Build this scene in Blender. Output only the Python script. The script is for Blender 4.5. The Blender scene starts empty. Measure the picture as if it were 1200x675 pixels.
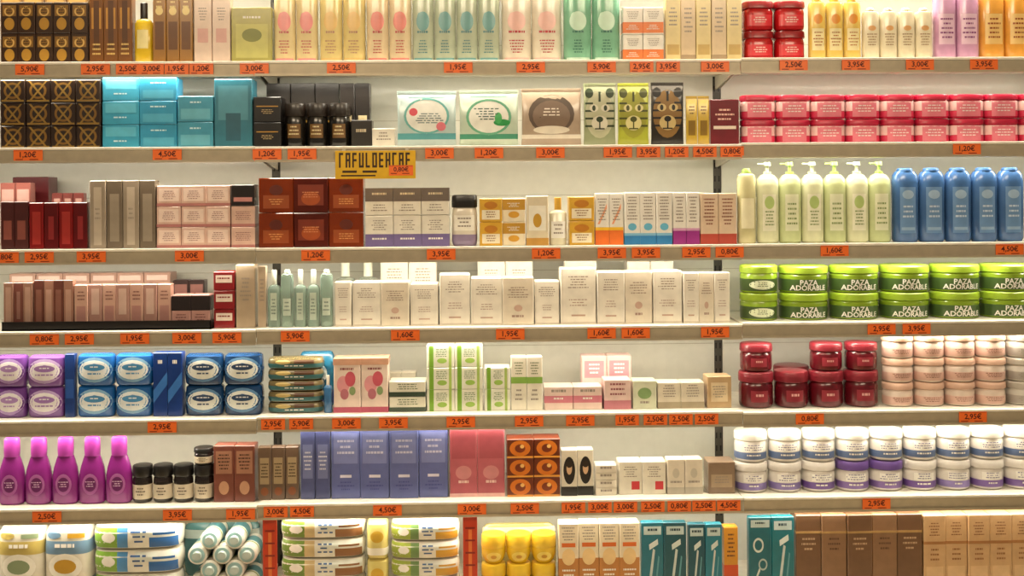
import bpy, bmesh, math, random
from mathutils import Vector, Matrix, Euler
random.seed(7)
SC=bpy.context.scene
COL=SC.collection
try:
    SC.view_settings.view_transform='Standard'; SC.view_settings.look='None'
except Exception: pass
# ---------------- camera ----------------
F=40.0; HOR=220.0; SH=-(337.5-HOR)/1200
YAW=math.radians(1.6); ROLL=math.radians(-0.37)
EYE=Vector((-4*math.tan(YAW),-4,1.6))
RM=(Euler((math.pi/2,0,-YAW)).to_matrix())@Matrix.Rotation(ROLL,3,'Z')
cam=bpy.data.cameras.new('camera'); cam.lens=F; cam.sensor_width=36; cam.shift_y=SH
co=bpy.data.objects.new('camera',cam); COL.objects.link(co)
co.matrix_world=Matrix.Translation(EYE)@RM.to_4x4(); SC.camera=co
def unp(px,py,y):
    d=RM@Vector(((px-600)/1200*36/F,((337.5-py)/1200+SH)*36/F,-1))
    t=(y-EYE.y)/d.y
    return EYE+d*t
# ---------------- materials ----------------
_m={}
def lin(h):
    h=h.lstrip('#'); r=[int(h[i:i+2],16)/255 for i in (0,2,4)]
    return [c/12.92 if c<=.04045 else ((c+.055)/1.055)**2.4 for c in r]
def M(col,rough=.38,metal=0,trans=0,coat=.25,var=.12,emit=0):
    k=(col,rough,metal,trans,coat,var,emit)
    if k in _m: return _m[k]
    m=bpy.data.materials.new('mat_'+col.strip('#')); m.use_nodes=True
    nt=m.node_tree; b=nt.nodes['Principled BSDF']
    c=lin(col)
    tc=nt.nodes.new('ShaderNodeTexCoord'); no=nt.nodes.new('ShaderNodeTexNoise'); no.inputs['Scale'].default_value=26
    no.inputs['Detail'].default_value=2
    mx=nt.nodes.new('ShaderNodeMix'); mx.data_type='RGBA'
    mx.inputs['A'].default_value=(*[x*(1-var*1.8) for x in c],1); mx.inputs['B'].default_value=(*[min(1,x*(1+var)) for x in c],1)
    nt.links.new(tc.outputs['Object'],no.inputs['Vector']); nt.links.new(no.outputs['Fac'],mx.inputs['Factor'])
    nt.links.new(mx.outputs['Result'],b.inputs['Base Color'])
    b.inputs['Roughness'].default_value=rough; b.inputs['Metallic'].default_value=metal
    b.inputs['Transmission Weight'].default_value=trans; b.inputs['Coat Weight'].default_value=coat
    b.inputs['Coat Roughness'].default_value=.12
    if trans: b.inputs['IOR'].default_value=1.2
    if emit:
        b.inputs['Emission Color'].default_value=(*c,1); b.inputs['Emission Strength'].default_value=emit
    _m[k]=m; return m
def asmat(x): return M(x) if isinstance(x,str) else x
# ---------------- mesh builder ----------------
class MB:
    def __init__(s): s.v=[];s.f=[];s.mi=[];s.m=[]
    def mat(s,m):
        m=asmat(m)
        if m not in s.m: s.m.append(m)
        return s.m.index(m)
    def add(s,vs,fs,m):
        o=len(s.v); s.v+= [tuple(v) for v in vs]; i=s.mat(m)
        for f in fs: s.f.append([a+o for a in f]); s.mi.append(i)
    def box(s,c,size,m,bev=.0,seg=1):
        bm=bmesh.new(); bmesh.ops.create_cube(bm,size=1)
        for v in bm.verts: v.co=Vector((c[0]+v.co.x*size[0],c[1]+v.co.y*size[1],c[2]+v.co.z*size[2]))
        if bev: bmesh.ops.bevel(bm,geom=list(bm.edges),offset=bev,segments=seg,affect='EDGES',profile=.5)
        bm.verts.index_update()
        s.add([v.co[:] for v in bm.verts],[[v.index for v in f.verts] for f in bm.faces],m); bm.free()
    def loft(s,secs,m,seg=28,caps=True,off=0,cx=0,cy=0):
        vs=[];fs=[]
        for z,rx,ry,e in secs:
            for i in range(seg):
                t=2*math.pi*i/seg; c,sn=math.cos(t),math.sin(t)
                vs.append((cx+(rx+off)*math.copysign(abs(c)**(2/e),c),cy+(ry+off)*math.copysign(abs(sn)**(2/e),sn),z))
        n=len(secs)
        for j in range(n-1):
            for i in range(seg):
                k=(i+1)%seg; fs.append([j*seg+i,j*seg+k,(j+1)*seg+k,(j+1)*seg+i])
        if caps:
            fs.append(list(range(seg))[::-1]); fs.append([(n-1)*seg+i for i in range(seg)])
        s.add(vs,fs,m)
    def ext(s,prof,x0,x1,m):
        n=len(prof); vs=[(x0,y,z) for y,z in prof]+[(x1,y,z) for y,z in prof]
        fs=[[i,(i+1)%n,n+(i+1)%n,n+i] for i in range(n)]+[list(range(n))[::-1],[n+i for i in range(n)]]
        s.add(vs,fs,m)
    def mesh(s,name,smooth=True):
        me=bpy.data.meshes.new(name); me.from_pydata(s.v,[],s.f); me.update()
        for m in s.m: me.materials.append(m)
        me.polygons.foreach_set('material_index',s.mi)
        bm=bmesh.new(); bm.from_mesh(me); bmesh.ops.recalc_face_normals(bm,faces=bm.faces); bm.to_mesh(me); bm.free()
        if smooth:
            me.polygons.foreach_set('use_smooth',[True]*len(me.polygons))
            try: me.set_sharp_from_angle(angle=math.radians(35))
            except Exception: pass
        return me
_t={}
def text2d(s):
    if s in _t: return _t[s]
    cu=bpy.data.curves.new('txt','FONT'); cu.body=s; cu.resolution_u=2; cu.offset=.018
    ob=bpy.data.objects.new('txt',cu); COL.objects.link(ob)
    bpy.context.view_layer.update()
    me=bpy.data.meshes.new_from_object(ob.evaluated_get(bpy.context.evaluated_depsgraph_get()))
    vs=[(v.co.x,v.co.y) for v in me.vertices]; fs=[list(p.vertices) for p in me.polygons]
    bpy.data.objects.remove(ob); bpy.data.meshes.remove(me)
    x0=min(v[0] for v in vs);x1=max(v[0] for v in vs);y0=min(v[1] for v in vs);y1=max(v[1] for v in vs)
    k=1/(x1-x0); vs=[((x-(x0+x1)/2)*k,(y-(y0+y1)/2)*k) for x,y in vs]
    _t[s]=(vs,fs,(y1-y0)*k); return _t[s]
def prints(mb,els,mp,ring,aspect,flat):
    nn=2 if flat else 10; nv=1 if flat else 6
    def rect(u0,u1,v0,v1,c,off,n=None,m=None):
        n=n or nn; m=m or nv; vs=[]
        for j in range(m+1):
            for i in range(n+1): vs.append(mp(u0+(u1-u0)*i/n,v0+(v1-v0)*j/m,off))
        mb.add(vs,[[j*(n+1)+i,j*(n+1)+i+1,(j+1)*(n+1)+i+1,(j+1)*(n+1)+i] for j in range(m) for i in range(n)],c)
    for k,e in enumerate(els):
        off=.0004+.00022*k; t=e[0]
        if t=='r': rect(*e[1:6],off)
        elif t=='b': ring(e[1],e[2],e[3],off)
        elif t=='e':
            _,cu,cv,ru,rv,c=e; N=20; Q=1 if flat else 4
            vs=[mp(cu,cv,off)]
            for q in range(1,Q+1):
                for i in range(N):
                    a=2*math.pi*i/N; vs.append(mp(cu+ru*q/Q*math.cos(a),cv+rv*q/Q*math.sin(a),off))
            fs=[[0,1+i,1+(i+1)%N] for i in range(N)]
            for q in range(Q-1):
                for i in range(N):
                    j=(i+1)%N; fs.append([1+q*N+i,1+(q+1)*N+i,1+(q+1)*N+j,1+q*N+j])
            mb.add(vs,fs,c)
        elif t=='o':
            _,cu,cv,ru,rv,th,c=e; N=26; vs=[]
            for i in range(N):
                a=2*math.pi*i/N
                vs+=[mp(cu+ru*math.cos(a),cv+rv*math.sin(a),off),mp(cu+ru*(1-th)*math.cos(a),cv+rv*(1-th)*math.sin(a),off)]
            mb.add(vs,[[2*i,2*((i+1)%N),2*((i+1)%N)+1,2*i+1] for i in range(N)],c)
        elif t=='p':
            mb.add([mp(u,v,off) for u,v in e[1]],[list(range(len(e[1])))],e[2])
        elif t=='w':
            _,u0,u1,v0,v1,n,c=e
            n=max(1,round(n*1.6)) if n>1 else 1
            dv=(v1-v0)/n
            for j in range(n):
                a=v1-dv*j; L=random.uniform(.5,1)*(u1-u0); x=(u0+u1)/2-L/2; en=x+L
                while x<en-.02:
                    ww=min(random.uniform(.03,.12),en-x); rect(x,x+ww,a-dv*.5,a-dv*.12,c,off,1,1); x+=ww+.022
        elif t=='T':
            _,s,cu,cv,wu,c=e
            vs,fs,hh=text2d(s)
            mb.add([mp(cu+x*wu,cv+y*wu*aspect,off) for x,y in vs],fs,c)
# ---------------- product templates ----------------
def carton(base,*els,d=None,rough=.3,metal=0,trans=0,top=None):
    def mk(w,h):
        dd=d or max(.03,min(w*.9,.09)); mb=MB(); bm_=M(base,rough,metal,trans) if isinstance(base,str) else base
        mb.box((0,0,h/2-.0004),(w,dd,h-.0008),bm_,min(.002,w*.03,h*.06),1)
        mb.box((0,-.001,h-.0007),(w*.86,dd*.84,.0012),top or bm_)
        mb.box((w/2,dd*.1,h/2),(.0006,dd*.7,h*.93),bm_); mb.box((-w/2,dd*.1,h/2),(.0006,dd*.7,h*.93),bm_)
        def mp(u,v,off): return ((u-.5)*w*.985,-dd/2-off,v*h)
        def ring(v0,v1,c,off): mb.box((0,0,(v0+v1)/2*h),(w+2*off,dd+2*off,(v1-v0)*h),c)
        prints(mb,els,mp,ring,w/h,True)
        return dict(d=dd,parts=[('body',mb.mesh('carton_body',False),None)],carton=True)
    return mk
def surfmaps(mb,secs,w,h):
    def at(z):
        z=max(secs[0][0],min(secs[-1][0],z))
        for a,b in zip(secs,secs[1:]):
            if z<=b[0]:
                k=(z-a[0])/max(1e-9,b[0]-a[0]); return [a[i]+(b[i]-a[i])*k for i in (1,2,3)]
        return secs[-1][1:]
    R=max(s[1] for s in secs)
    def mp(u,v,off):
        rx,ry,e=at(v*h); x=(u-.5)*2*R; X=max(-.985,min(.985,x/rx))
        return ((rx+off)*X,-(ry+off)*(1-abs(X)**e)**(1/e),v*h)
    def ring(v0,v1,c,off):
        zs=[v0*h]+[s[0] for s in secs if v0*h<s[0]<v1*h]+[v1*h]
        mb.loft([(z,*at(z)) for z in zs],c,caps=False,off=off)
    return mp,ring
def jar(col,lid,*els,lf=.3,trans=0,e=2.0,dd=None,shape=None):
    def mk(w,h):
        r=w/2; bh=h*(1-lf); ry=dd/2 if dd else r
        prof=shape or [(0,.84),(.05,.93),(.16,.97),(.8,.97),(.93,.93),(1,.86)]
        secs=[(z*bh,r*k,ry*k,e) for z,k in prof]
        mb=MB(); mb.loft(secs,M(col,.25,0,trans,.5))
        lb=MB(); mp,ring=surfmaps(lb,secs,w,bh); prints(lb,els,mp,ring,w/bh,False)
        l=MB(); l.loft([(bh,r*.96,ry*.96,e),(bh+h*lf*.08,r,ry,e),(bh+h*lf*.8,r*.99,ry*.99,e),(bh+h*lf*.95,r*.94,ry*.94,e),(h-.0004,r*.84,ry*.84,e)],asmat(lid))
        mp2,ring2=surfmaps(l,[(bh,r,ry,e),(h,r,ry,e)],w,h)
        for q in (.25,.45): ring2((bh+h*lf*q)/h,(bh+h*lf*(q+.05))/h,asmat(lid),.0005)
        P=[('body',mb.mesh('jar_body'),None),('lid',l.mesh('jar_lid'),None)]
        if els: P.append(('label',lb.mesh('jar_label'),None))
        return dict(d=2*ry,parts=P)
    return mk
SHP={'oval':([(0,.88),(.02,1),(.6,1),(.76,.95),(.83,.75),(.87,.42)],.87,.42,.36),
 'block':([(0,.92),(.02,1),(.86,1),(.91,.9),(.94,.5)],.94,.5,.42),
 'dome':([(0,.86),(.04,1),(.55,1),(.8,1),(.9,.93),(.95,.74)],.95,.6,.56),
 'curvy':([(0,.84),(.03,1),(.3,1),(.42,.98),(.54,.88),(.66,.7),(.72,.6)],.72,.6,.5),
 'pump':([(0,.85),(.02,1),(.7,1),(.78,.93),(.83,.66),(.85,.34)],.85,.36,.3),
 'tall':([(0,.9),(.02,1),(.66,1),(.71,.8),(.74,.4)],.74,.4,.4)}
def bottle(col,cap,*els,shape='oval',ryf=.34,trans=0,e=2.6):
    def mk(w,h):
        prof,cz,c0,c1=SHP[shape]; r=w/2; ry=w*ryf
        secs=[(z*h,r*k,min(ry,max(ry*k,r*k*.75)) if k<.6 else ry*k,e if k>.6 else 2.1) for z,k in prof]
        mb=MB(); mb.loft(secs,M(col,.22 if not trans else .08,0,trans,.5))
        lb=MB(); mp,ring=surfmaps(lb,secs,w,h); prints(lb,els,mp,ring,w/h,False)
        c=MB(); q=min(r*c0,ry*.95); q2=min(r*c1,ry*.9); cm=asmat(cap)
        if shape=='pump':
            c.loft([(cz*h,q,q,2),(cz*h+.008,q,q,2),(cz*h+.009,q*.4,q*.4,2),(.95*h,q*.4,q*.4,2),(.952*h,q*.9,q*.9,2),(h-.001,q*.8,q*.8,2)],cm,20)
            c.box((-q*1.3,0,.975*h),(q*2.2,q*.7,.018*h),cm,.001)
        elif shape=='curvy':
            c.loft([(cz*h,q,q*.9,2.2),(cz*h+.1*h,q*1.05,q*.9,2.2),(.97*h,q2*1.15,q2*.8,2.4),(h-.0005,q2,q2*.7,2.4)],cm,20)
        else:
            c.loft([(cz*h,q,q,2),(cz*h+.004,q*1.02,q*1.02,2),(h-.003,q2,q2,2),(h-.0005,q2*.85,q2*.85,2)],cm,20)
        P=[('body',mb.mesh('bottle_body'),None),('cap',c.mesh('bottle_cap'),None)]
        if els: P.append(('label',lb.mesh('bottle_label'),None))
        return dict(d=2*ry,parts=P)
    return mk
def sachet(col,*els,d=.014,seam=None,rough=.3):
    def mk(w,h):
        r=w/2; secs=[(0,r,.0012,8),(.05*h,r,.0014,8),(.12*h,r*.985,d*.35,5),(.5*h,r*.98,d/2,4),(.86*h,r*.985,d*.35,5),(.93*h,r,.0014,8),(h-.0005,r,.0012,8)]
        mb=MB(); mb.loft(secs,M(col,rough,0,0,.6),36); mp,ring=surfmaps(mb,secs,w,h)
        prints(mb,els,mp,ring,w/h,False)
        s=MB()
        s.box((0,0,.97*h),(w*.98,.0032,.05*h),seam or col)
        for k in range(3): s.box((0,0,(.952+.014*k)*h),(w*.99,.004,.005*h),seam or col)
        return dict(d=d,parts=[('pouch',mb.mesh('pouch'),None),('crimped_seal',s.mesh('crimped_seal'),None)])
    return mk
def pack(col,*els,d=.07,trans=0,e=3.4,tag=None):
    def mk(w,h):
        r=w/2; secs=[(0,r*.9,d*.40,e),(.06*h,r*.97,d*.47,e),(.3*h,r,d/2,e),(.7*h,r,d/2,e),(.92*h,r*.96,d*.45,e),(.985*h,r*.86,d*.3,e)]
        mb=MB(); mb.loft(secs,M(col,.25,0,trans,.7),32); mp,ring=surfmaps(mb,secs,w,h)
        prints(mb,els,mp,ring,w/h,False)
        s=MB(); s.box((0,0,.988*h),(w*.8,.006,.018*h),tag or col,.001)
        return dict(d=d,parts=[('bag',mb.mesh('bag'),None),('sealed_edge',s.mesh('sealed_edge'),None)])
    return mk
# ---------------- shelves ----------------
ROWS={0:[-58,72,172,291,387,491,594,706],1:[-60,70,170,288,382,484,586,702],2:[-62,67,166,284,376,480,580,696]}
BX=[(-110,299.5),(300.5,868.5),(869.5,1320)]; MID=[150,585,1035]
BW=[(unp(a,300,0).x,unp(b,300,0).x) for a,b in BX]
Z=[[unp(MID[b],ROWS[b][i],0).z for i in range(8)] for b in range(3)]
def bay(px): return 0 if px<300 else (1 if px<869 else 2)
def inst(t,name,loc,rz,label,cat,group=None,rx=0,ry=0):
    P=t['parts']
    if len(P)==1:
        o=bpy.data.objects.new(name,P[0][1]); root=o; COL.objects.link(o)
    else:
        root=bpy.data.objects.new(name,None); root.empty_display_size=.02; COL.objects.link(root)
        for pn,me,lb in P:
            c=bpy.data.objects.new(pn,me); c.parent=root; COL.objects.link(c)
            if lb: c['label']=lb
    root.location=loc; root.rotation_euler=(rx,ry,rz)
    root['label']=label; root['category']=cat
    if group: root['group']=group
    return root
def R(row,x0,x1,n,top,make,name,label,cat,tiers=1,depth=.05,gap=.0018,counts=None,jit=1,lift=0,wf=1):
    b=bay((x0+x1)/2); zb=Z[b][row]-.003+.0003+lift
    pyb=ROWS[b][row]
    X0=unp(x0,pyb,depth).x; X1=unp(x1,pyb,depth).x
    zt=unp((x0+x1)/2,top,depth).z
    zt=min(zt,Z[b][row-1]-.003-.02-.020)
    H=(zt-zb)/tiers; W=(X1-X0)/n
    makes=make if isinstance(make,list) else [make]
    T=[m((W-gap)*wf,H-.0006) for m in makes]
    grp=label+', displayed together' if (n*tiers>1) else None
    for i in range(n):
        c=counts[i] if counts else tiers
        t=T[i%len(T)]
        dj=random.uniform(0,.008)*jit if t.get('carton') else 0
        for k in range(c):
            inst(t,name,(X0+W*(i+.5),depth+t['d']/2+dj+random.uniform(0,.0015),zb+k*H),math.radians(random.uniform(-.9,.9)*jit),label,cat,grp)
for b in range(3):
    x0,x1=BW[b]; w=x1-x0; xm=(x0+x1)/2
    mb=MB(); mb.box((0,.2035,-.013),(w,.393,.020),M('#e6e0d2',.3),.001)
    mb.ext([(.007,-.001),(-.006,-.001),(-.009,-.003),(-.009,-.010),(-.006,-.0115),(.007,-.0115)],-w/2,w/2,M('#f3eee2',.3))
    me_board=mb.mesh('shelf_board',False)
    mb=MB()
    mb.ext([(-.004,-.012),(-.003,-.051),(-.010,-.0515),(-.0105,-.047),(-.0125,-.047),(-.0125,-.055),(0,-.056),(.005,-.056),(.005,-.012)],-w/2,w/2,M('#c2b69e',.32,.25,0,.3))
    me_rail=mb.mesh('price_rail',False)
    mb=MB(); mb.ext([(.02,-.024),(.395,-.024),(.395,-.075),(.36,-.075),(.02,-.034)],-.0015,.0015,M('#cfc8b8',.4,.3))
    me_br=mb.mesh('bracket',False)
    mb=MB(); mb.ext([(.040,-.0235),(.074,-.0235),(.074,-.036),(.068,-.040),(.044,-.040),(.040,-.036)],-w/2+.02,w/2-.02,M('#fff4dc',.4,emit=1.2))
    me_tube=mb.mesh('light_tube',False)
    for i in range(8):
        z=Z[b][i]
        root=bpy.data.objects.new('shelf',None); COL.objects.link(root); root.location=(xm,0,z)
        root['label']='white metal shelf with beige aluminium price rail'; root['category']='shelf'; root['group']='stacked shelves of the wall display'
        for nm,me,x in (('board',me_board,0),('price_rail',me_rail,0),('bracket',me_br,-w/2+.006),('bracket',me_br,w/2-.006),('light_tube',me_tube,0)):
            if i==7 and nm!='board' and nm!='price_rail': continue
            c=bpy.data.objects.new(nm,me); c.parent=root; c.location=(x,0,0); COL.objects.link(c)
        if i<7:
            L=bpy.data.lights.new('shelf_strip_light','AREA'); L.shape='RECTANGLE'; L.size=w-.05; L.size_y=.025
            L.energy=(3.9 if i else 6.5)*w; L.color=(1,.915,.74)
            o=bpy.data.objects.new('shelf_strip_light',L); COL.objects.link(o); o.location=(xm,.054,z-.0415); o.rotation_euler=(math.radians(12),0,0)
    mb=MB(); mb.box((0,0,1.23),(w-.03,.006,2.46),M('#cbcabf',.45,var=.05))
    for k in range(1,8): mb.box((0,-.0032,.12+.29*k),(w-.04,.001,.002),M('#a39c8a'))
    o=bpy.data.objects.new('back_panel',mb.mesh('back_panel',False)); COL.objects.link(o); o.location=(xm,.405,.0005)
    o['label']='white metal back panel behind the shelves'; o['category']='back panel'; o['group']='back panels of the wall display'
    mb=MB(); mb.box((0,.2,Z[b][7]/2-.02),(w-.01,.36,Z[b][7]-.045),M('#b7aa90',.5),.002)
    o=bpy.data.objects.new('plinth',mb.mesh('plinth',False)); COL.objects.link(o); o.location=(xm,.01,0)
    o['label']='beige metal plinth under the lowest shelf'; o['category']='plinth'; o['group']='plinths of the wall display'
for x in (BW[0][0],BW[1][0]-.0015,BW[2][0]-.0015,BW[2][1]):
    mb=MB(); mb.box((0,0,1.25),(.034,.03,2.5),M('#4a463e',.5,.4),.001)
    for k in range(48): 
        for s in (-.008,.008): mb.box((s,-.0152,.08+.05*k),(.005,.001,.022),M('#0c0b0a',.8,coat=0))
    o=bpy.data.objects.new('shelf_upright',mb.mesh('upright',False)); COL.objects.link(o); o.location=(x,.425,0)
    o['label']='dark slotted steel upright carrying the shelves'; o['category']='upright'; o['group']='slotted uprights of the wall display'
def struct(name,c,s,m):
    mb=MB(); mb.box((0,0,0),s,m); o=bpy.data.objects.new(name,mb.mesh(name,False)); o.location=c; COL.objects.link(o); o['kind']='structure'
struct('wall_back',(0,.52,1.5),(8,.1,3.0),M('#d8cfbd',.8,coat=0))
struct('floor',(0,-2.5,-.05),(8,6,.1),M('#b9a98c',.4))
struct('ceiling',(0,-2.5,3.05),(8,6,.1),M('#e8dfcc',.8,coat=0))
# ---------------- price tags ----------------
OR='#f8752c'
PR=['1,95€','2,50€','3,95€','1,20€','4,50€','2,95€','5,90€','3,00€','0,80€','1,60€']
tagmesh={}
def tag(px,row,txt=None,w=.084,h=.042,dz=None,k=0):
    b=bay(px); txt=txt or PR[(px*7+row)%10]
    key=(txt,w,h)
    if key not in tagmesh:
        mb=MB(); mb.box((0,0,h/2),(w,.0014,h),M(OR,.4,var=.03),.0004)
        mb.box((0,-.0008,h*.93),(w*.96,.0003,.0022),M('#c24812')); mb.box((-w*.3,-.0008,h*.2),(w*.25,.0003,.003),M('#8a2c0c')); mb.box((w*.2,-.0008,h*.2),(w*.3,.0003,.003),M('#8a2c0c'))
        vs,fs,hh=text2d(txt); tw=min(w*.86,h*.56/hh); t2=MB(); t2.add([(x*tw,-.0011,y*tw+h*.58) for x,y in vs],fs,M('#4a0c04',.6,coat=0,var=.02))
        tagmesh[key]=(mb.mesh('tag_plate',False),t2.mesh('price_print',False))
    a,c=tagmesh[key]
    o=bpy.data.objects.new('price_tag',a); COL.objects.link(o)
    o.location=(unp(px,ROWS[b][row]+10,-.009).x,-.0100-.0018*k,Z[b][row]+(-.0512 if dz is None else dz))
    o['label']='orange price tag standing in the shelf rail'; o['category']='price tag'; o['group']='orange price tags on the shelf rails'
    p=bpy.data.objects.new('price_print',c); p.parent=o; COL.objects.link(p)
TAGS={1:[35,112,150,178,207,236,298,400,537,622,705,752,783,838,930,1003,1078,1153],
2:[33,196,313,354,515,573,645,724,760,793,826,858,1133],
3:[5,46,107,222,370,517,640,717,757,816,855,978,1183],
4:[52,93,158,219,266,346,475,598,705,745,838,1033,1074],
5:[190,320,353,406,461,540,620,680,735,768,798,828,949,1140],
6:[55,208,282,323,354,454,553,615,672,703,733,765,796,825,854,1027]}
for r,l in TAGS.items():
    for x in l:
        near=min([abs(x-q) for q in l if q!=x])
        tag(x,r,w=.1 if near>34 else .083)
# large yellow offer sign
mb=MB(); mb.box((0,0,0),(.28,.002,.098),M('#e8b81c',.4),.0005)
dk=M('#3e2606')
xx=-.124
gl_=[('l','t'),('l','r','t','b'),('l','t','m'),('l','r','m'),('l','b'),('l','r','t','m'),('l','t','m','b'),('l','r','b')]
for gi in range(11):
    g=gl_[(gi*5)%8]; zc_=.016; ww=.015
    if 'l' in g: mb.box((xx,-.0013,zc_),(.006,.0006,.052),dk)
    if 'r' in g: mb.box((xx+ww*.72,-.0013,zc_),(.006,.0006,.052),dk)
    for q,zq in (('t',.022),('m',0),('b',-.022)):
        if q in g: mb.box((xx+ww*.36,-.0014,zc_+zq),(ww*.9,.0006,.008),dk)
    xx+=.0232
for s in (-.09,-.02): mb.box((s,-.0013,-.024),(.05,.0006,.008),dk)
mb.box((-.06,-.0013,-.038),(.12,.0006,.005),dk)
for s in (-.11,.11): mb.box((s,.0012,.052),(.012,.0014,.014),M('#d9d2c2',.3))
o=bpy.data.objects.new('offer_sign',mb.mesh('offer_sign',False)); COL.objects.link(o); o.location=(unp(440,193,-.014).x,-.0142,unp(440,193,-.014).z)
o['label']='yellow offer sign with dark block lettering on rail'; o['category']='sign'
tag(470,2,'0,80€',dz=-.105,k=3.6,h=.036)

W_='#eeeae2'; INK='#94887e'
G=lambda u0,u1,v0,v1,n=3,c=INK:('w',u0,u1,v0,v1,n,c)
# ================= ROW 1 =================
gold='#b98a2e'; T1=-42
R(1,0,103,5,2,carton('#3a2413',('r',.1,.9,.55,.9,'#8a6226'),('e',.5,.3,.3,.2,gold),('o',.5,.7,.3,.16,.3,'#d8b060'),G(.2,.8,.6,.85,2,'#2a1808')),'perfume_box','small dark brown and gold perfume box on shelf','perfume box',tiers=2)
R(1,0,103,4,-40,carton('#6a4a1c',('r',.1,.9,.1,.9,'#8a6a30')),'perfume_box','bronze perfume box standing behind others','perfume box',depth=.16)
R(1,104,155,3,-8,carton('#7a4a18',('r',.15,.85,.5,.8,'#c28a35'),('r',.3,.7,.2,.9,'#5a3410'),G(.2,.8,.1,.3,2,'#e4c070')),'perfume_box','amber brown perfume carton with gold panel','perfume box')
R(1,156,178,1,2,bottle('#d9b62a','#1c1510',('r',.2,.8,.25,.55,'#f0e2a0'),shape='tall'),'cologne_bottle','yellow cologne bottle with black cap','bottle')
R(1,179,226,3,-8,carton('#9a6a22',('r',.15,.85,.2,.6,'#6b4010'),('e',.5,.75,.3,.06,'#f0d890'),G(.2,.8,.7,.9,2,'#f0d890')),'perfume_box','golden brown perfume carton standing upright','perfume box')
R(1,227,270,2,-8,carton('#e0c8b8',('r',.2,.8,.3,.5,'#d9a8a0'),G(.2,.8,.6,.8,3)),'perfume_box','pale pink perfume carton with grey print','perfume box')
R(1,271,319,1,8,carton('#a9a24a',('r',.1,.9,.1,.7,'#c3bf6a'),('e',.5,.5,.25,.12,'#7c8030'),G(.2,.8,.75,.85,1,W_)),'gift_box','olive yellow gift box with pale window','gift box')
def bt(c,ink,s=None,cap=W_): return bottle(c,cap,('e',.5,.42,.3,.10,s or ink),('e',.35,.44,.12,.07,s or ink),G(.2,.8,.27,.33,1,ink),G(.25,.75,.08,.23,3,ink),('r',.1,.9,.02,.045,s or ink),shape='block')
R(1,320,372,2,T1,bt('#ecd9a8','#c86a6a','#ef9a9a'),'shampoo_bottle','cream shampoo bottle with pink emblem','shampoo bottle')
R(1,374,428,2,T1,bt('#e8d492','#b98a70','#e8c27a'),'shampoo_bottle','pale yellow shampoo bottle with beige emblem','shampoo bottle')
R(1,429,482,2,T1,bt('#ead6b2','#c05050','#e88a80'),'shampoo_bottle','cream shampoo bottle with coral emblem','shampoo bottle')
R(1,483,586,4,T1,bt('#bfcab4','#5a8a90','#6fa6a8'),'shampoo_bottle','pale grey green shampoo bottle with teal emblem','shampoo bottle')
R(1,588,659,2,T1,bt('#eee4d2','#b8303a','#f0c0b8'),'shampoo_bottle','white shampoo bottle with red lettering','shampoo bottle')
R(1,661,728,2,T1,bt('#86c0a2','#2f6f60','#c8e8d4'),'shampoo_bottle','aqua green shampoo bottle with pale emblem','shampoo bottle')
R(1,730,778,2,8,carton(W_,('b',.05,.45,'#e8792a'),G(.15,.85,.55,.85,3),G(.15,.85,.15,.35,2,W_)),'cream_carton','white cream carton with orange band','carton',tiers=2)
R(1,780,870,5,-8,[carton('#e0cc90',G(.2,.8,.5,.8,3),('r',.1,.9,.1,.25,'#c8a860')),carton('#d8c09c',G(.2,.8,.4,.8,4),('b',.0,.1,'#a89070'))],'lotion_carton','beige yellow lotion carton with small print','carton')
R(1,873,947,2,0,jar('#b8141c','#8f0c14',('r',.1,.9,.2,.7,'#d6303a'),G(.2,.8,.3,.6,2,'#f3d0c8'),lf=.25,e=3),'hair_mask_tub','glossy red hair mask tub stacked in pairs','tub',tiers=2)
R(1,949,1011,3,-4,bottle('#eccb6a','#e8a92c',('r',.15,.85,.15,.5,'#f6e6b0'),G(.2,.8,.2,.45,3,'#b06a20'),('e',.5,.65,.25,.08,'#e8982a'),shape='block'),'sunscreen_bottle','yellow sunscreen bottle with pale label','bottle')
R(1,1012,1095,4,8,bottle('#efe4c6','#f0e6cc',G(.2,.8,.25,.5,3,'#a07a50'),('e',.5,.6,.22,.05,'#e8b070'),shape='block'),'sunscreen_bottle','cream white sunscreen bottle with rounded cap','bottle')
R(1,1097,1150,2,-20,bottle('#d8a4ca','#b080b8',('r',.15,.85,.2,.6,'#ecc8e0'),G(.2,.8,.25,.55,3,'#8a3a80'),shape='block'),'shower_gel_bottle','lilac pink shower gel bottle','bottle')
R(1,1151,1210,2,-20,bottle('#eca848','#d9702a',('r',.15,.85,.2,.6,'#f6cc80'),G(.2,.8,.25,.55,3,'#a04a10'),shape='block'),'shower_gel_bottle','orange shower gel bottle with pale label','bottle')
# ================= ROW 2 =================
R(2,0,118,4,93,carton('#2a1a10',('r',.04,.96,.04,.12,'#8a6a2a'),('e',.5,.52,.36,.36,'#7a561e'),('e',.5,.52,.26,.26,'#1e120a'),('p',[(.1,.05),(.2,.05),(.9,.95),(.82,.95)],'#8a6a2a'),('p',[(.8,.05),(.9,.05),(.2,.95),(.1,.95)],'#8a6a2a')),'perfume_box','black perfume box with crossed gold lines','perfume box',tiers=3)
R(2,119,207,2,90,[carton('#3c9cbe',('r',.08,.92,.5,.9,'#5ab4d0'),G(.2,.8,.2,.35,1,'#c8e4ec')),carton('#3492b8',('r',.08,.92,.1,.45,'#4ca6c6'),G(.2,.8,.65,.8,1,'#c8e4ec'))],'cologne_box','sky blue cologne box stacked three high','box',tiers=3)
R(2,208,250,1,112,carton('#4496b2',('r',.08,.92,.1,.5,'#62aec4'),G(.2,.8,.65,.8,1,'#c8e4ec')),'cologne_box','teal blue cologne box stacked two high','box',tiers=2)
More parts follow.
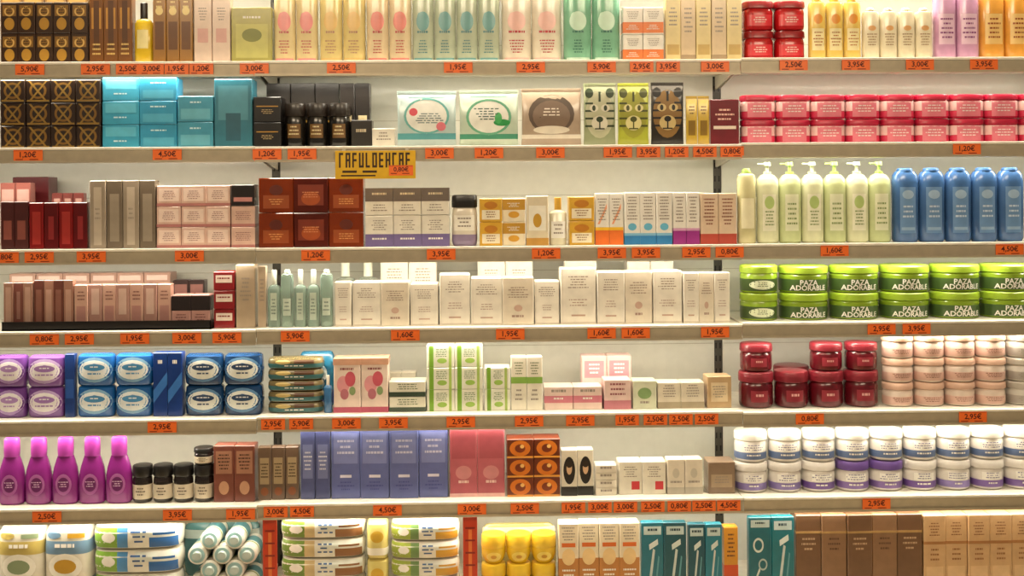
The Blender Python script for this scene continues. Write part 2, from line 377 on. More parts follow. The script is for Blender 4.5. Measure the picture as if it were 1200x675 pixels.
R(2,251,296,1,92,carton('#34768a',('r',.1,.9,.4,.9,'#4c8fa2'),('r',.3,.7,.1,.5,'#285c6e')),'gift_box','dark teal gift box standing upright','gift box')
blk='#15110f'
R(2,297,330,1,113,carton(blk,('r',.1,.9,.6,.64,gold),G(.2,.8,.3,.5,2,'#b8a070')),'grooming_box','black grooming box with gold line','box',tiers=2)
R(2,312,398,3,97,carton('#1c1714',('r',.2,.8,.4,.43,gold)),'grooming_box','black grooming carton standing behind jars','box',depth=.16)
R(2,331,410,3,120,jar('#17130f','#241c16',('r',.2,.8,.3,.75,'#6a4a20'),G(.25,.75,.35,.7,2,'#e0d0a0'),lf=.3),'hair_wax_jar','black hair wax jar with bronze label','jar')
R(2,398,434,2,97,carton('#1a1513',('r',.2,.8,.4,.5,'#c8b890')),'grooming_box','narrow black grooming carton with pale print','box',depth=.12)
R(2,411,436,1,140,carton('#2c2722',G(.2,.8,.4,.7,1,'#d0c0a0')),'grooming_box','small dark box before the black cartons','box')
R(2,436,463,1,150,carton('#e8e2d4',G(.15,.85,.3,.8,2)),'soap_box','low white soap box beside black cartons','box')
R(2,465,535,1,106,sachet('#b8cccb',('b',.13,.24,'#5aa2a8'),('e',.5,.55,.38,.32,'#eeeee8'),('o',.5,.55,.38,.32,.1,'#6cb4b0'),('e',.28,.62,.07,.07,'#d04858'),G(.3,.8,.4,.6,3,'#4a6a70'),('e',.74,.36,.08,.08,'#e07a88'),('r',.2,.8,.88,.92,'#7aa8a8'),d=.03),'face_mask_sachet','white face mask sachet with teal ring emblem','sachet')
R(2,538,608,1,105,sachet('#c0d0be',('b',.13,.22,'#4a987a'),('e',.5,.52,.38,.32,'#f0f0e8'),('o',.5,.52,.38,.32,.12,'#6cb08f'),('e',.72,.42,.14,.06,'#2f9a50'),('e',.66,.5,.06,.1,'#4aae62'),G(.25,.7,.45,.68,3,'#3a5a50'),('r',.2,.8,.88,.92,'#6aa88a'),d=.03),'face_mask_sachet','white face mask sachet with green leaf emblem','sachet')
R(2,611,682,1,103,sachet('#b09c88',('b',.13,.2,'#e8decf'),('e',.5,.55,.38,.34,'#5e4e42'),('e',.5,.52,.31,.27,'#806a5a'),('e',.5,.28,.3,.07,'#e6dccb'),G(.3,.7,.5,.66,2,'#efe4d4'),d=.03),'face_mask_sachet','beige face mask sachet with brown oval','sachet')
def animal(bg,f1,f2,eye):
    st=[('r',.06,.3,.30+.12*k,.33+.12*k,f2) for k in range(4)]+[('r',.7,.94,.30+.12*k,.33+.12*k,f2) for k in range(4)]
    return sachet(bg,('e',.5,.5,.44,.38,f1),('e',.18,.84,.13,.08,f2),('e',.82,.84,.13,.08,f2),*st,('e',.33,.6,.13,.06,eye),('e',.67,.6,.13,.06,eye),('e',.33,.6,.05,.045,f2),('e',.67,.6,.05,.045,f2),('e',.5,.36,.24,.12,eye),('e',.5,.42,.1,.045,f2),('r',.48,.52,.28,.4,f2),('r',.36,.64,.26,.28,f2),('r',.47,.53,.7,.86,f2),d=.016)
R(2,684,722,1,97,animal('#98a07c','#bcbc9c','#2a3a20','#dcd8c4'),'animal_face_sachet','white sheet mask sachet with dark striped animal face','sachet')
R(2,724,761,1,97,animal('#b0b63c','#a0a034','#4a4e14','#e4dc9c'),'animal_face_sachet','yellow green sheet mask sachet with animal face','sachet')
R(2,763,802,1,96,animal('#2a241c','#8c6830','#14100c','#d0b87c'),'animal_face_sachet','black sheet mask sachet with tan animal face','sachet')
R(2,804,832,2,112,sachet('#c9a83a',('r',.2,.8,.2,.5,'#8a6a18'),G(.2,.8,.6,.8,2,'#5a3a10'),d=.016),'cream_sachet','narrow golden cream sachet','sachet')
R(2,833,867,1,116,carton('#6e1420',('r',.1,.9,.35,.42,'#e8d8c8'),G(.15,.85,.5,.8,2,'#f0c0b0')),'cosmetics_box','dark red cosmetics box beside yellow sachets','box')
R(2,870,1238,9,110,jar('#c01a40','#b8143a',('b',.42,.94,'#ecc0be'),('b',.1,.4,'#d63054'),('r',.15,.85,.1,.94,'#e27a8a'),G(.2,.8,.3,.75,2,'#f6e4e2'),lf=.24,e=3.2,dd=.08,shape=[(0,.95),(.05,.98),(.9,.98),(1,.92)]),'body_cream_tub','crimson body cream tub with pale pink band','tub',tiers=2)
# ================= ROW 3 =================
R(3,0,36,2,214,carton('#8a5048',('r',.1,.9,.7,.9,'#b89088'),G(.2,.8,.3,.5,2,'#e0c0b0')),'makeup_box','dusty brown pink makeup box','box',depth=.14)
R(3,14,57,1,207,carton('#501418',('r',.1,.9,.55,.62,'#c8b0a8')),'makeup_box','deep burgundy makeup box behind glossy cartons','box',depth=.24)
R(3,60,98,3,226,carton('#6a3430',('r',.2,.8,.7,.9,'#b08a80')),'makeup_box','small maroon makeup carton in back row','box',depth=.15)
R(3,34,102,4,237,[carton('#7c1414',('r',.2,.8,.1,.8,'#a02820'),rough=.12),carton('#5a0e10',('r',.3,.7,.2,.7,'#8a2020'),rough=.12)],'lipstick_box','glossy burgundy lipstick box standing in row','lipstick box')
R(3,0,33,2,236,carton('#4a1e1c',('r',.2,.8,.2,.6,'#8a4a40')),'lipstick_box','dark maroon lipstick box in a row','lipstick box')
R(3,105,182,4,211,[carton('#9c8e7e',('r',.25,.75,.05,.9,'#bcae9c'),G(.3,.7,.4,.6,2),rough=.12),carton('#76695a',('r',.2,.8,.1,.8,'#9a8d7c'),rough=.12)],'perfume_carton','tall glossy taupe perfume carton','perfume box')
R(3,183,270,3,217,carton('#dcb8a8',('b',.0,.14,'#b87a76'),('r',.08,.92,.24,.86,'#eed6ca'),G(.15,.85,.3,.75,3,'#9a6a68')),'powder_box','small pale pink powder box in stack','box',tiers=3)
R(3,271,299,1,217,[carton('#dcb8a8',('b',.0,.14,'#b87a76'),G(.15,.85,.3,.75,3,'#9a6a68'))],'powder_box','small pale pink powder box beneath black box','box',tiers=3,counts=[2],jit=0)
hz=(unp(285,217,.05).z-(Z[0][3]-.003))*2/3
R(3,271,299,1,216,carton('#221a18',('r',.1,.9,.2,.4,'#c88a86')),'powder_box','small black powder box atop pink boxes','box',lift=hz,jit=0)
amb=carton('#7c3010',('r',.12,.88,.12,.5,'#984618'),('e',.5,.65,.2,.15,'#5c1e0a'),G(.25,.75,.2,.4,2,'#e0a060'),rough=.1)
amb2=carton('#541a0e',('r',.12,.88,.2,.8,'#7c2c12'),('e',.5,.4,.28,.2,'#a84c1c'),G(.25,.75,.4,.6,2,'#d89060'),rough=.1)
R(3,303,426,3,208,[amb,amb2,amb],'perfume_box','glossy amber brown perfume box stacked in pairs','perfume box',tiers=2)
R(3,428,527,3,252,carton('#e9e4d8',('b',.0,.4,'#75669a'),G(.15,.85,.5,.85,3),G(.2,.8,.15,.3,1,W_)),'anti_aging_box','white and purple face cream box','box',jit=.3)
zc=unp(478,252,.05).z-(Z[1][3]-.003)+.0006
R(3,428,527,3,220,carton('#e9e4d8',('b',.5,1,'#6e625a'),G(.15,.85,.1,.4,2),G(.2,.8,.65,.85,1,'#d8c8a8')),'face_cream_box','white and dark brown face cream box atop others','box',lift=zc,jit=.3)
R(3,529,560,1,228,jar('#e4dccc','#1d1a18',('r',.1,.9,.4,.8,'#f4efe4'),('b',.0,.3,'#8c7c9a'),G(.2,.8,.45,.75,2),lf=.25,e=4),'cream_jar','white cream jar with black lid','jar')
gb=carton('#d8a838',('r',.1,.9,.1,.5,'#f0e6cc'),('e',.5,.7,.3,.16,'#c07c22'),G(.2,.8,.15,.45,2,'#8a5a20'))
gb2=carton('#ece0c4',('b',.5,.95,'#c09030'),('e',.5,.3,.25,.14,'#d8a038'),G(.2,.8,.6,.8,2,W_))
R(3,562,616,2,232,[gb,gb2],'serum_box','gold and white serum box in pairs','box',tiers=2)
R(3,617,643,1,229,carton('#e0d4b8',('r',.1,.9,.3,.8,'#f2eee0'),('e',.5,.5,.2,.14,'#c89a34'),('b',.0,.15,'#c09040')),'serum_box','pale cream serum carton with gold base','box')
R(3,644,665,1,231,bottle('#d8d2b8','#c89a34',('r',.1,.9,.15,.5,'#faf6ec'),G(.2,.8,.2,.45,2),shape='tall',ryf=.42),'serum_bottle','small serum bottle with golden cap','bottle')
R(3,667,697,1,230,gb,'serum_box','gold and white serum box beside bottle','box',tiers=2)
R(3,698,731,2,226,carton(W_,('b',.0,.28,'#e8742a'),('b',.28,.34,'#f2c030'),('p',[(.15,.4),(.3,.4),(.85,.7),(.85,.8)],'#f0a880'),G(.15,.85,.45,.9,5)),'sun_cream_box','white sun cream carton with orange base','carton')
R(3,732,788,3,225,carton(W_,('b',.0,.17,'#2c7cb8'),('b',.17,.22,'#80b8d8'),('e',.5,.34,.28,.07,'#6ab8d8'),G(.15,.85,.45,.92,5)),'face_cream_carton','white face cream carton with blue base','carton')
R(3,789,820,2,225,carton(W_,('b',.0,.26,'#9a2c86'),('b',.26,.31,'#d8a0c8'),G(.15,.85,.4,.92,5)),'face_cream_carton','white face cream carton with magenta base','carton')
R(3,821,864,2,226,carton('#dcc4aa',('b',.0,.2,'#b84a3a'),G(.15,.85,.35,.9,5,'#8a4a3a')),'face_cream_carton','beige face cream carton with red base','carton')
R(3,866,888,1,197,bottle('#cfc898','#8aa84a',('r',.15,.85,.2,.6,'#eee8c4'),shape='block',ryf=.42),'lotion_bottle','cream lotion bottle with green cap','bottle')
R(3,889,1047,6,189,[bottle('#dfe2bc','#d0dcb0',('r',.2,.8,.15,.6,'#f0f0d6'),('e',.5,.5,.22,.08,'#b8cf80'),G(.25,.75,.2,.4,3,'#8aa060'),shape='pump',ryf=.4),bottle('#cdd8a2','#a8c868',('r',.2,.8,.15,.6,'#e8eccc'),G(.25,.75,.2,.5,3,'#8aa060'),shape='pump',ryf=.4)],'pump_lotion_bottle','pale green lotion bottle with pump','pump bottle')
R(3,1049,1204,5,196,bottle('#42699e','#3a659c',('r',.2,.8,.12,.74,'#6c93c2'),('e',.5,.64,.22,.06,'#a4c0de'),G(.25,.75,.3,.5,2,'#c8d8ec'),('r',.25,.75,.16,.2,'#9ab8d8'),shape='dome',ryf=.36),'shampoo_bottle','blue shampoo bottle with pale label','shampoo bottle')
# ================= ROW 4 =================
mb=MB(); 
x0,x1=unp(2,387,.03).x,unp(247,387,.03).x; w=x1-x0
mb.box((0,.09,.003),(w,.18,.006),M('#191412',.3)); mb.box((0,.0015,.016),(w,.003,.032),M('#191412',.3))
for s in (-1,1): mb.box((s*(w/2-.0015),.09,.014),(.003,.18,.028),M('#191412',.3))
o=bpy.data.objects.new('display_tray',mb.mesh('tray',False)); COL.objects.link(o); o.location=((x0+x1)/2,.03,Z[0][4]-.0028); o['label']='shallow black display tray holding makeup boxes'; o['category']='tray'
tk=dict(lift=.0068,depth=.05)
R(4,4,38,3,331,[carton('#a07868',('r',.2,.8,.1,.9,'#b89484'),rough=.1),carton('#7a4a42',('r',.3,.7,.2,.8,'#986c60'),rough=.1)],'makeup_box','glossy rose brown makeup box in tray','makeup box',**tk)
R(4,39,86,4,328,[carton('#6e4038',('r',.2,.8,.1,.8,'#8a5a4c'),rough=.1),carton('#a47868',('r',.2,.8,.1,.8,'#bc9484'),rough=.1)],'makeup_box','brown pink makeup box in tray','makeup box',**tk)
R(4,87,200,7,333,[carton('#cca494',('r',.15,.85,.1,.5,'#b0807a'),G(.2,.8,.6,.85,2,'#7a4a44'),rough=.1),carton('#b48a80',('r',.2,.8,.3,.9,'#d0b0a4'),rough=.1)],'makeup_box','pale rose makeup carton in tray','makeup box',**tk)
R(4,201,246,2,345,carton('#c89890',('b',.5,.95,'#241a1a'),G(.2,.8,.15,.4,2,'#7a4a44')),'powder_box','pink and black powder box in tray','box',**tk)
R(4,202,240,2,328,carton('#3a2c2a',('r',.1,.9,.6,.9,'#8a6058')),'powder_box','dark brown powder box in back row','box',depth=.23)
R(4,10,200,6,320,carton('#b08c7c',('r',.1,.9,.85,.95,'#dcc0b4')),'makeup_box','rose carton standing behind the tray','makeup box',depth=.24)
R(4,250,275,1,318,carton('#8a1c20',('r',.1,.9,.4,.8,'#e8d8cc'),G(.15,.85,.5,.7,1,'#8a1c20')),'lipstick_box','small red lipstick box stacked three high','lipstick box',tiers=3)
R(4,276,299,1,310,carton('#b09c84',G(.2,.8,.4,.8,4)),'perfume_box','beige perfume box standing upright','perfume box')
R(4,302,312,1,312,carton('#b8a48c',G(.2,.8,.4,.8,4)),'perfume_box','narrow beige perfume box','perfume box')
gl=bottle('#b4ccc0','#b8bcb0',('r',.2,.8,.2,.5,'#c8d4c6'),G(.25,.75,.25,.45,2,'#5a7068'),shape='block',ryf=.4,trans=.7)
gl2=bottle('#a4bcb0','#c8ccc0',('r',.25,.75,.12,.6,'#c2d0c2'),G(.3,.7,.2,.5,3,'#5a7068'),shape='tall',ryf=.4,trans=.6,e=4)
R(4,313,390,5,316,[gl2,gl,gl2],'micellar_bottle','clear glass bottle of pale teal micellar water','bottle')
R(4,391,444,2,306,bottle('#c4ccc0','#dcdccc',shape='tall',trans=.7),'toner_bottle','clear toner bottle standing at the back','bottle',depth=.2)
def wc(*t): return carton('#e6dfd2',G(.15,.85,.62,.86,3,'#9a8a80'),G(.2,.8,.3,.45,2,'#b8a094'),('r',.3,.7,.14,.17,'#c0a090'),('b',0,.04,'#cfc4b4'),('r',.04,.06,.04,.96,'#d8cfc0'))
for a,c,n,tp in ((392,412,1,330),(413,480,2,330),(481,514,1,332),(515,551,1,321),(552,626,2,325),(627,656,1,329),(657,699,1,314),(700,765,2,318),(766,800,1,317),(801,856,3,319)):
    R(4,a,c,n,tp,[wc(),carton('#ddd2c0',G(.15,.85,.55,.8,3,'#9a8478'),('e',.5,.35,.14,.07,'#c8a898'),G(.25,.75,.1,.22,1,'#a08478'))],'skincare_carton','white skincare carton with small grey print','carton')
for a,c,n,tp in ((446,512,2,304),(560,625,2,306),(662,700,1,303),(735,790,2,306)):
    R(4,a,c,n,tp,wc(),'skincare_carton','tall white skincare carton in the back row','carton',depth=.22)
tub=jar('#7f9a28','#9cba34',('b',.1,.72,'#40582a'),('T','PAZA',.5,.56,.36,W_),('T','ADORABLE',.5,.28,.72,W_),lf=.3,shape=[(0,.9),(.05,.96),(.9,.98),(1,.93)])
tub2=jar('#88a62a','#98b432',('b',.1,.72,'#3f5426'),('e',.5,.42,.34,.24,'#dfe6c8'),G(.3,.7,.3,.55,2,'#3f5426'),lf=.3,shape=[(0,.9),(.05,.96),(.9,.98),(1,.93)])
R(4,872,917,1,311,tub2,'hair_mask_tub','lime green tub with white oval label','tub',tiers=2)
R(4,919,1220,5,311,tub,'hair_mask_tub','lime green hair mask tub with white lettering','tub',tiers=2,wf=.97)
# ================= ROW 5 =================
def pad(bg,rim,inn,ink): return pack(bg,('b',.44,.56,bg),('e',.5,.5,.46,.40,rim),('e',.5,.5,.40,.31,inn),('e',.5,.58,.28,.11,ink),G(.3,.7,.53,.63,1,'#f4f4f4'),G(.25,.75,.3,.42,1,ink),d=.075)
R(5,-8,29,1,417,pad('#6c3c8a','#a888c4','#ece8ea','#b08ac8'),'cotton_pad_pack','purple cotton pad pack with white oval','cotton pack',tiers=2)
R(5,30,74,1,417,pad('#784a94','#b89ccc','#ece8ea','#a47cc0'),'cotton_pad_pack','purple cotton pad pack with white oval','cotton pack',tiers=2)
R(5,75,87,1,415,carton('#1c3c80',('r',.1,.9,.3,.6,'#2c58a8')),'cotton_bud_box','narrow dark blue cotton bud box','box')
R(5,88,178,2,415,pad('#1e5ca0','#7caacc','#e8ecec','#4a90c4'),'cotton_pad_pack','blue cotton pad pack with white oval','cotton pack',tiers=2)
R(5,179,214,2,413,carton('#143880',('p',[(.0,.2),(1,.5),(1,.7),(0,.4)],'#3a78c8'),G(.2,.8,.75,.9,1,W_)),'wipes_box','royal blue wipes box standing upright','box')
R(5,215,307,2,415,pad('#163c68','#5a86b0','#e6e8e2','#2a4468'),'cotton_pad_pack','navy cotton pad pack with white oval','cotton pack',tiers=2)
wp=pack('#7a6c48',('b',.1,.5,'#34686c'),('e',.3,.65,.14,.2,'#c8b070'),('r',.5,.85,.5,.85,'#5a3c28'),G(.2,.8,.15,.4,1,W_),d=.1)
R(5,312,378,1,420,wp,'wipes_pack','brown and teal wipes pack lying in pile','wipes pack',tiers=5)
R(5,350,392,1,412,pack('#2c80a8',('e',.5,.6,.3,.2,'#e0ecec'),('b',.05,.3,'#2050a0'),d=.05),'wipes_pack','blue wipes pack standing behind pile','wipes pack',depth=.17)
R(5,379,389,1,440,bottle('#3a6c9c','#f0ece0',shape='tall',ryf=.45),'lotion_bottle','slim blue lotion bottle','bottle')
R(5,391,455,2,420,carton('#e8d4c8',('e',.35,.52,.24,.16,'#e09aa0'),('e',.62,.62,.2,.14,'#c85868'),('e',.4,.34,.16,.1,'#b8707c'),('e',.7,.4,.12,.08,'#8aa070'),('b',0,.1,'#b8506a'),('b',.88,1,'#c89a80'),G(.2,.8,.74,.84,1,'#8a4a4a')),'soap_carton','pink floral carton with rose print','carton')
R(5,456,499,1,447,carton('#e0dccb',('b',.0,.3,'#3a4a3a'),G(.2,.8,.4,.85,2,'#5a6a4a')),'soap_box','low white and dark green soap box','box',tiers=2)
R(5,452,488,2,436,carton('#d0c8b4',G(.1,.9,.3,.8,2,'#8a7460')),'soap_box','pale soap carton standing in back row','box',depth=.2)
def gs(): return carton('#e6e6d6',('r',.08,.24,.0,1,'#7aa834'),('r',.8,.9,.0,1,'#a8c464'),('e',.55,.3,.18,.12,'#9cc05a'),G(.32,.75,.45,.85,3,'#5a7a40'))
R(5,500,566,2,405,gs(),'aloe_cream_carton','white carton with green vertical stripes','carton',tiers=3)
R(5,568,598,1,405,gs(),'aloe_cream_carton','white carton with green stripes, slim','carton',tiers=3,counts=[2])
R(5,599,636,2,418,carton('#e8e2d2',('b',.5,.62,'#8ab452'),G(.2,.8,.65,.9,3,'#6a7a50'),G(.2,.8,.15,.4,2)),'aloe_cream_carton','slim white carton with green band','carton')
R(5,638,706,2,453,carton('#e4ccc2',('b',.3,.6,'#cc7a88'),G(.2,.8,.62,.9,1),G(.2,.8,.35,.55,1,W_)),'soap_box','low pink soap box lying on shelf','box')
R(5,682,741,2,417,carton('#dcb8b2',('r',.1,.9,.55,.9,'#cc8a92'),G(.2,.8,.6,.85,2,W_),G(.2,.8,.15,.4,2,'#9a5a60')),'rose_cream_carton','pink cream carton standing behind soap boxes','carton',depth=.15)
R(5,708,740,1,445,carton('#e0c4bc',('b',.0,.3,'#c07a84'),G(.2,.8,.4,.9,2,'#9a5a60')),'soap_box','small pink soap box before cream cartons','box')
R(5,742,770,1,446,carton('#cfd2b8',('e',.5,.55,.3,.2,'#8aa870'),G(.2,.8,.1,.3,1)),'soap_box','pale green soap box','box')
R(5,771,826,2,448,carton('#dcd2be',('b',.0,.25,'#a89a80'),G(.2,.8,.4,.9,3)),'soap_box','low cream coloured soap box','box')
R(5,829,858,1,441,carton('#c0a27a',('r',.15,.85,.2,.8,'#dcc8a4'),G(.2,.8,.3,.7,3)),'soap_box','beige soap box at end of shelf','box')
bj=jar('#5e0e1a','#7c1c28',('r',.25,.75,.25,.7,'#8c2834'),G(.3,.7,.35,.6,1,'#e8b8b0'),lf=.3)
R(5,870,1036,4,436,bj,'cream_jar','glossy burgundy cream jar with domed lid','jar')
hz=unp(950,436,.05).z-(Z[2][5]-.003)+.0006
R(5,870,1036,4,403,bj,'cream_jar','glossy burgundy cream jar stacked on another','jar',lift=hz,counts=[1,0,1,1],depth=.055,wf=.93)
R(5,912,954,1,430,bj,'cream_jar','glossy burgundy cream jar in back row','jar',depth=.2)
R(5,1040,1186,4,392,jar('#e4d2c4','#d0ac96',('b',.12,.6,'#dab4a6'),G(.2,.8,.25,.55,2,'#8c5a50'),lf=.3),'body_butter_jar','cream pink body butter jar with beige lid','jar',tiers=3)
R(5,1187,1225,1,392,jar('#d0cac0','#b8b0a4',('b',.12,.6,'#a8a098'),G(.2,.8,.25,.55,2),lf=.3),'body_butter_jar','grey white body butter jar stacked','jar',tiers=3)
# ================= ROW 6 =================
R(6,-5,153,5,514,bottle('#8a2680','#9c3690',('e',.5,.3,.3,.16,'#b064a8'),('e',.5,.3,.22,.11,'#6a1c64'),G(.3,.7,.25,.35,2,'#f0d0ec'),shape='curvy',ryf=.3),'hair_removal_bottle','magenta waisted bottle with tapered cap','bottle')
nj=jar('#241c1a','#120f0e',('b',.15,.7,'#d4c8b2'),G(.2,.8,.25,.6,2,'#4a3830'),lf=.3)
R(6,152,249,4,546,nj,'hair_wax_jar','small black jar with cream label','jar')
hz=unp(200,546,.05).z-(Z[0][6]-.003)+.0006
R(6,224,249,1,526,nj,'hair_wax_jar','small black jar stacked on another','jar',lift=hz,wf=.95)
R(6,250,299,2,522,carton('#7a4438',('r',.1,.9,.5,.9,'#a87860'),('e',.5,.25,.25,.12,'#c89878'),G(.2,.8,.55,.85,3,'#3a1814')),'hair_dye_carton','reddish brown hair dye carton','carton')
R(6,302,350,3,524,carton('#6a5444',('r',.15,.85,.3,.8,'#a89270'),('e',.5,.16,.3,.08,'#8a5030'),G(.2,.8,.4,.7,3,'#3a2818')),'hair_dye_carton','dark brown hair dye carton','carton')
R(6,352,387,2,505,carton('#505684',('r',.15,.85,.3,.8,'#7078a6'),G(.2,.8,.4,.7,3,'#d0d0e0')),'hair_dye_carton','dull blue violet carton','carton')
R(6,388,525,4,502,carton('#646da6',('r',.08,.92,.5,.94,'#7c84ba'),('r',.3,.7,.3,.34,'#e0dcec'),G(.2,.8,.6,.85,2,'#c8c8e0'),G(.2,.8,.1,.25,2,'#4a5090')),'hair_care_carton','periwinkle blue hair care carton','carton')
R(6,527,592,2,501,carton('#b8606a',('r',.06,.94,.55,.95,'#a8505a'),('b',.0,.05,'#e8b8b0'),('e',.5,.35,.3,.1,'#cc8688'),G(.15,.85,.15,.25,1,'#f2d0c8')),'hair_care_carton','coral pink hair care carton','carton')
R(6,594,657,2,514,carton('#6a2c14',('e',.5,.5,.4,.42,'#d8761f'),('e',.5,.5,.2,.22,'#7a3010'),('e',.58,.6,.08,.1,'#f0c070'),('r',.0,1,.0,.1,'#e8a040')),'hair_wax_box','small brown box with orange ring','box',tiers=3)
R(6,658,696,2,527,carton('#ddd4c2',('b',.0,.2,'#1a1614'),('e',.5,.55,.38,.3,'#1f1a18'),('e',.5,.6,.18,.14,'#d8b08a'),('e',.5,.68,.2,.07,'#2a1c14')),'hair_dye_box','black and white box with round portrait shape','box')
R(6,698,723,1,545,carton('#e0d8c8',G(.1,.9,.1,.9,1)),'soap_box','flat white box stacked in pile','box',tiers=4)
R(6,725,781,2,541,carton('#e8e2d2',('r',.55,.9,.15,.4,'#c83a40'),G(.15,.85,.5,.85,3)),'cream_box','low white box with red mark','box')
R(6,782,824,2,538,carton('#e0d6c4',('b',.0,.2,'#b8b0a0'),('e',.5,.6,.2,.14,'#c8c0b0'),G(.15,.85,.25,.4,1)),'cream_box','white cream box with grey base','box')
R(6,830,862,1,541,carton('#8a7460',('r',.1,.9,.2,.6,'#b09a80'),G(.2,.8,.3,.55,2)),'cream_box','brownish grey box at end of shelf','box')
R(6,705,800,4,556,carton('#dccfba',('r',.2,.8,.3,.7,'#c8b898')),'cream_box','small pale box in second row','box',depth=.2)
h6=unp(1030,541,.05).z
pj=lambda lid,bd:jar('#e2dcd6',lid,('b',.14,.46,bd),('r',.2,.8,.5,.85,'#f4f0ea'),G(.2,.8,.52,.84,2,'#6a6090'),G(.25,.75,.2,.4,1,W_),lf=.3)
R(6,864,1224,9,541,[pj('#ddd7d0','#8070ae'),pj('#ddd7d0','#8070ae'),pj('#dcd6d0','#6c4c98'),pj('#6a4e94','#7c60a4'),pj('#6a4e94','#7c60a4'),pj('#ddd7d0','#6c4c98'),pj('#ddd7d0','#8a78b8'),pj('#ddd7d0','#7658a0'),pj('#ddd7d0','#7658a0')],'body_cream_jar','white body cream jar with purple band','jar')
R(6,864,1224,9,505,pj('#e6e2da','#5c7098'),'body_cream_jar','white body cream jar stacked on another','jar',lift=h6-(Z[2][6]-.003)+.0006,counts=[1]*9,wf=.97)
# ================= ROW 7 =================
cb=lambda a,b,c:pack('#dcd6c6',('b',.08,.26,a),('b',.62,.8,b),('e',.5,.45,.36,.18,'#f4f0e6'),('e',.5,.45,.24,.1,c),('e',.25,.88,.16,.05,b),('r',.55,.9,.84,.9,c),G(.2,.8,.65,.78,1,W_),d=.12)
R(7,-6,104,2,618,[cb('#b8a880','#b8a45a','#8a9a78'),cb('#3c6c94','#6c8ca8','#c89a30')],'cotton_wool_bag','clear bag of white cotton wool balls','cotton bag')
def fp(a,b,c='#e8e2d0'):
    return pack('#e6e2d6',('r',.02,.3,.08,.9,a),('r',.3,.42,.08,.9,c),('r',.66,.97,.08,.5,b),('r',.5,.97,.5,.9,'#d8dcd4'),('e',.2,.5,.08,.2,W_),G(.45,.64,.2,.8,2,'#3a5a8a'),('r',.7,.94,.6,.7,b),d=.14)
R(7,106,210,1,616,fp('#7ea83e','#2560a0','#4a88c0'),'cotton_roll_pack','white cotton pack with green and blue ends','cotton pack',tiers=3)
def roll():
    mb=MB(); r=.034; L=.15
    secs=[(0,r*.75,r*.75,2),(.004,r*.97,r*.97,2)]
    for k in range(11): 
        z=.008+k*.0125; secs+=[(z,r,r,2),(z+.010,r,r,2),(z+.0112,r*.95,r*.95,2)]
    secs+=[(L-.002,r*.6,r*.6,2)]
    mb.loft(secs,M('#dcd8cc',.5)); mp,ring=surfmaps(mb,[(0,r,r,2),(L,r,r,2)],2*r,L)
    ring(.25,.6,'#4a848c',.0006); ring(.66,.72,'#8a9a50',.0006)
    c=MB(); c.loft([(L-.003,r*.62,r*.62,2),(L+.004,r*.3,r*.3,2),(L+.012,r*.45,r*.4,2)],M('#b8c8c4',.2,coat=.6))
    c.loft([(L-.0015,r*.8,r*.8,2),(L,r*.78,r*.78,2)],M('#8fb0b0',.3))
    return dict(d=2*r,parts=[('pads',mb.mesh('pads'),None),('gathered_end',c.mesh('gathered'),None)])
rt=roll(); zb=Z[0][7]-.003; xc=unp(260,660,.06).x
for row_,cnt in enumerate((3,2,3,2)):
    for k in range(cnt):
        x=xc+(k-(cnt-1)/2)*.088
        inst(rt,'cotton_pad_roll',(x,.2145,zb+.0350+.0535*row_),0,'roll of round cotton pads in teal sleeve','cotton pads','cotton pad rolls on the lowest shelf',rx=math.pi/2)
R(7,214,305,1,612,pack('#5c9094',('b',.7,.86,'#c8d8d0'),('e',.5,.5,.3,.14,'#d8e0d4'),d=.06),'cotton_wool_bag','teal bag standing behind the cotton rolls','cotton bag',depth=.26)
for px in (316,551):
    b=bay(px); p=unp(px,640,.0); mb=MB(); hh=Z[1][6]-.058-Z[1][7]
    mb.box((0,0,hh/2),(.05,.004,hh),M('#c83a18',.4),.0008); mb.box((0,.06,.004),(.05,.12,.006),M('#c03a1a',.4))
    mb.box((0,-.0023,hh*.5),(.012,.0006,hh*.7),M('#e87a3a'))
    for k in range(6): mb.box((0,-.0026,hh*(.12+.15*k)),(.034,.0006,.006),M('#8a1c0c'))
    o=bpy.data.objects.new('shelf_divider',mb.mesh('divider',False)); COL.objects.link(o); o.location=(p.x,.008,Z[1][7]-.0028)
    o['label']='orange red upright divider strip on lowest shelf'; o['category']='divider'; o['group']='orange dividers on the lowest shelf'
R(7,327,427,1,609,fp('#6c8a34','#8a5c34','#c8b080'),'cotton_roll_pack','white cotton pack with green and brown ends','cotton pack',tiers=4)
R(7,429,455,1,612,pack('#d8c878',('e',.5,.6,.3,.16,'#c8a030'),('b',.1,.3,'#f4efe0'),d=.1),'cotton_bag','yellow and white cotton bag','cotton bag',tiers=2)
R(7,457,539,1,613,fp('#98a840','#c89830','#6a8a50'),'cotton_roll_pack','white pack with lime and yellow ends','cotton pack',tiers=4)
R(7,564,653,3,628,jar('#dcb424','#e4be30',('e',.5,.5,.3,.3,'#ecd058'),('e',.5,.5,.12,.12,'#c89018'),lf=.45,shape=[(0,.6),(.25,.86),(.6,.98),(1,.98)]),'bath_sponge','round yellow bath sponge stacked','sponge',tiers=2)
R(7,564,653,1,614,pack('#c0b46a',('b',.84,.94,'#e8e0c0'),('r',.1,.9,.5,.8,'#b88a30'),d=.04),'sponge_bag','olive bag behind the yellow sponges','bag',depth=.2)
R(7,655,750,4,613,carton('#e4d6ba',('b',.0,.5,'#b87a3c'),('e',.5,.52,.34,.12,'#e8c890'),('r',.15,.85,.66,.72,'#d86a2a'),G(.15,.85,.74,.95,3),G(.15,.85,.15,.35,2,W_)),'wax_strip_carton','white and tan wax strip carton','carton')
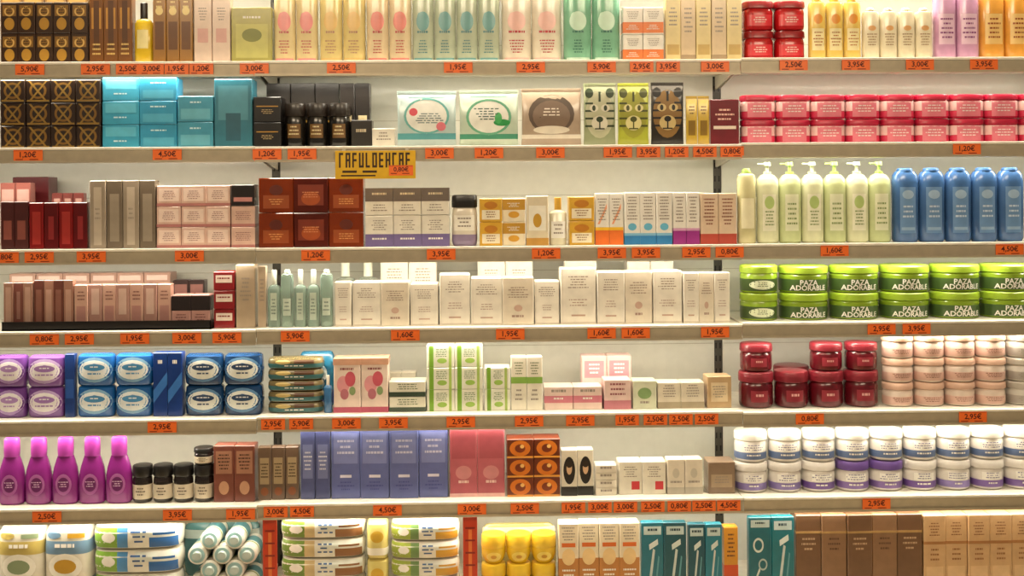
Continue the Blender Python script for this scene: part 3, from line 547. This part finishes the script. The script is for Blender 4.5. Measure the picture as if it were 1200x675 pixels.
rz=lambda a:carton(a,('r',.1,.9,.82,.94,'#b8c8c6'),('p',[(.30,.1),(.42,.1),(.62,.6),(.52,.62)],'#c0ccca'),('p',[(.36,.6),(.76,.68),(.74,.76),(.34,.68)],'#d0dcda'),('p',[(.62,.14),(.7,.14),(.82,.5),(.76,.52)],'#5a98a4'),G(.2,.8,.83,.92,1,'#12303a'),d=.03)
R(7,752,805,2,612,[rz('#1c6c7e'),rz('#12505c')],'razor_blister','teal razor pack with white razor shape','razor pack')
R(7,807,847,2,614,[rz('#14505e'),rz('#1c7488')],'razor_blister','dark teal razor pack with pale razor shape','razor pack')
R(7,849,866,1,618,carton('#d2902c',('b',.2,.4,'#c84a1c'),G(.2,.8,.5,.9,4,'#5a2a10')),'wax_carton','yellow orange carton beside razor packs','carton')
loop=carton('#14606c',('r',.08,.92,.86,.96,'#b8c8c4'),('o',.42,.62,.24,.10,.3,'#cdd8d2'),('o',.62,.36,.2,.08,.3,'#a8bcb8'),('p',[(.2,.12),(.28,.12),(.5,.28),(.46,.32)],'#cdd8d2'),G(.15,.85,.88,.94,1,'#12303a'),d=.03)
R(7,878,932,2,606,[loop,rz('#18707c')],'razor_blister','teal blister pack with looped white shapes','razor pack')
R(7,934,1082,5,603,[carton('#6e4e36',G(.2,.8,.5,.7,2,'#b89878'),('b',.75,.78,'#a88450')),carton('#876448',G(.2,.8,.5,.7,2,'#5a3a28'),('b',.75,.78,'#a88450'))],'hair_dye_carton','plain brown hair colour carton','carton')
R(7,1083,1213,5,603,carton('#c8a276',('b',.6,.64,'#a87444'),('r',.1,.9,.1,.3,'#d4b084'),G(.2,.8,.7,.9,3,'#8a5e3c'),G(.2,.8,.35,.55,2,'#9a6a40')),'hair_dye_carton','tan beige hair colour carton','carton')
# ---------------- aisle lights ----------------
for x in (-1.2,1.2):
    L=bpy.data.lights.new('aisle_light','AREA'); L.shape='RECTANGLE'; L.size=1.6; L.size_y=.5; L.energy=33; L.color=(1,.82,.58)
    o=bpy.data.objects.new('aisle_light',L); COL.objects.link(o); o.location=(x,-2.6,2.85)
    d=Vector((x*.6,0,1.0))-o.location; o.rotation_euler=d.to_track_quat('-Z','Y').to_euler()
wd=bpy.data.worlds.new('world'); SC.world=wd; wd.use_nodes=True
wd.node_tree.nodes['Background'].inputs[0].default_value=(1,.84,.62,1); wd.node_tree.nodes['Background'].inputs[1].default_value=.14
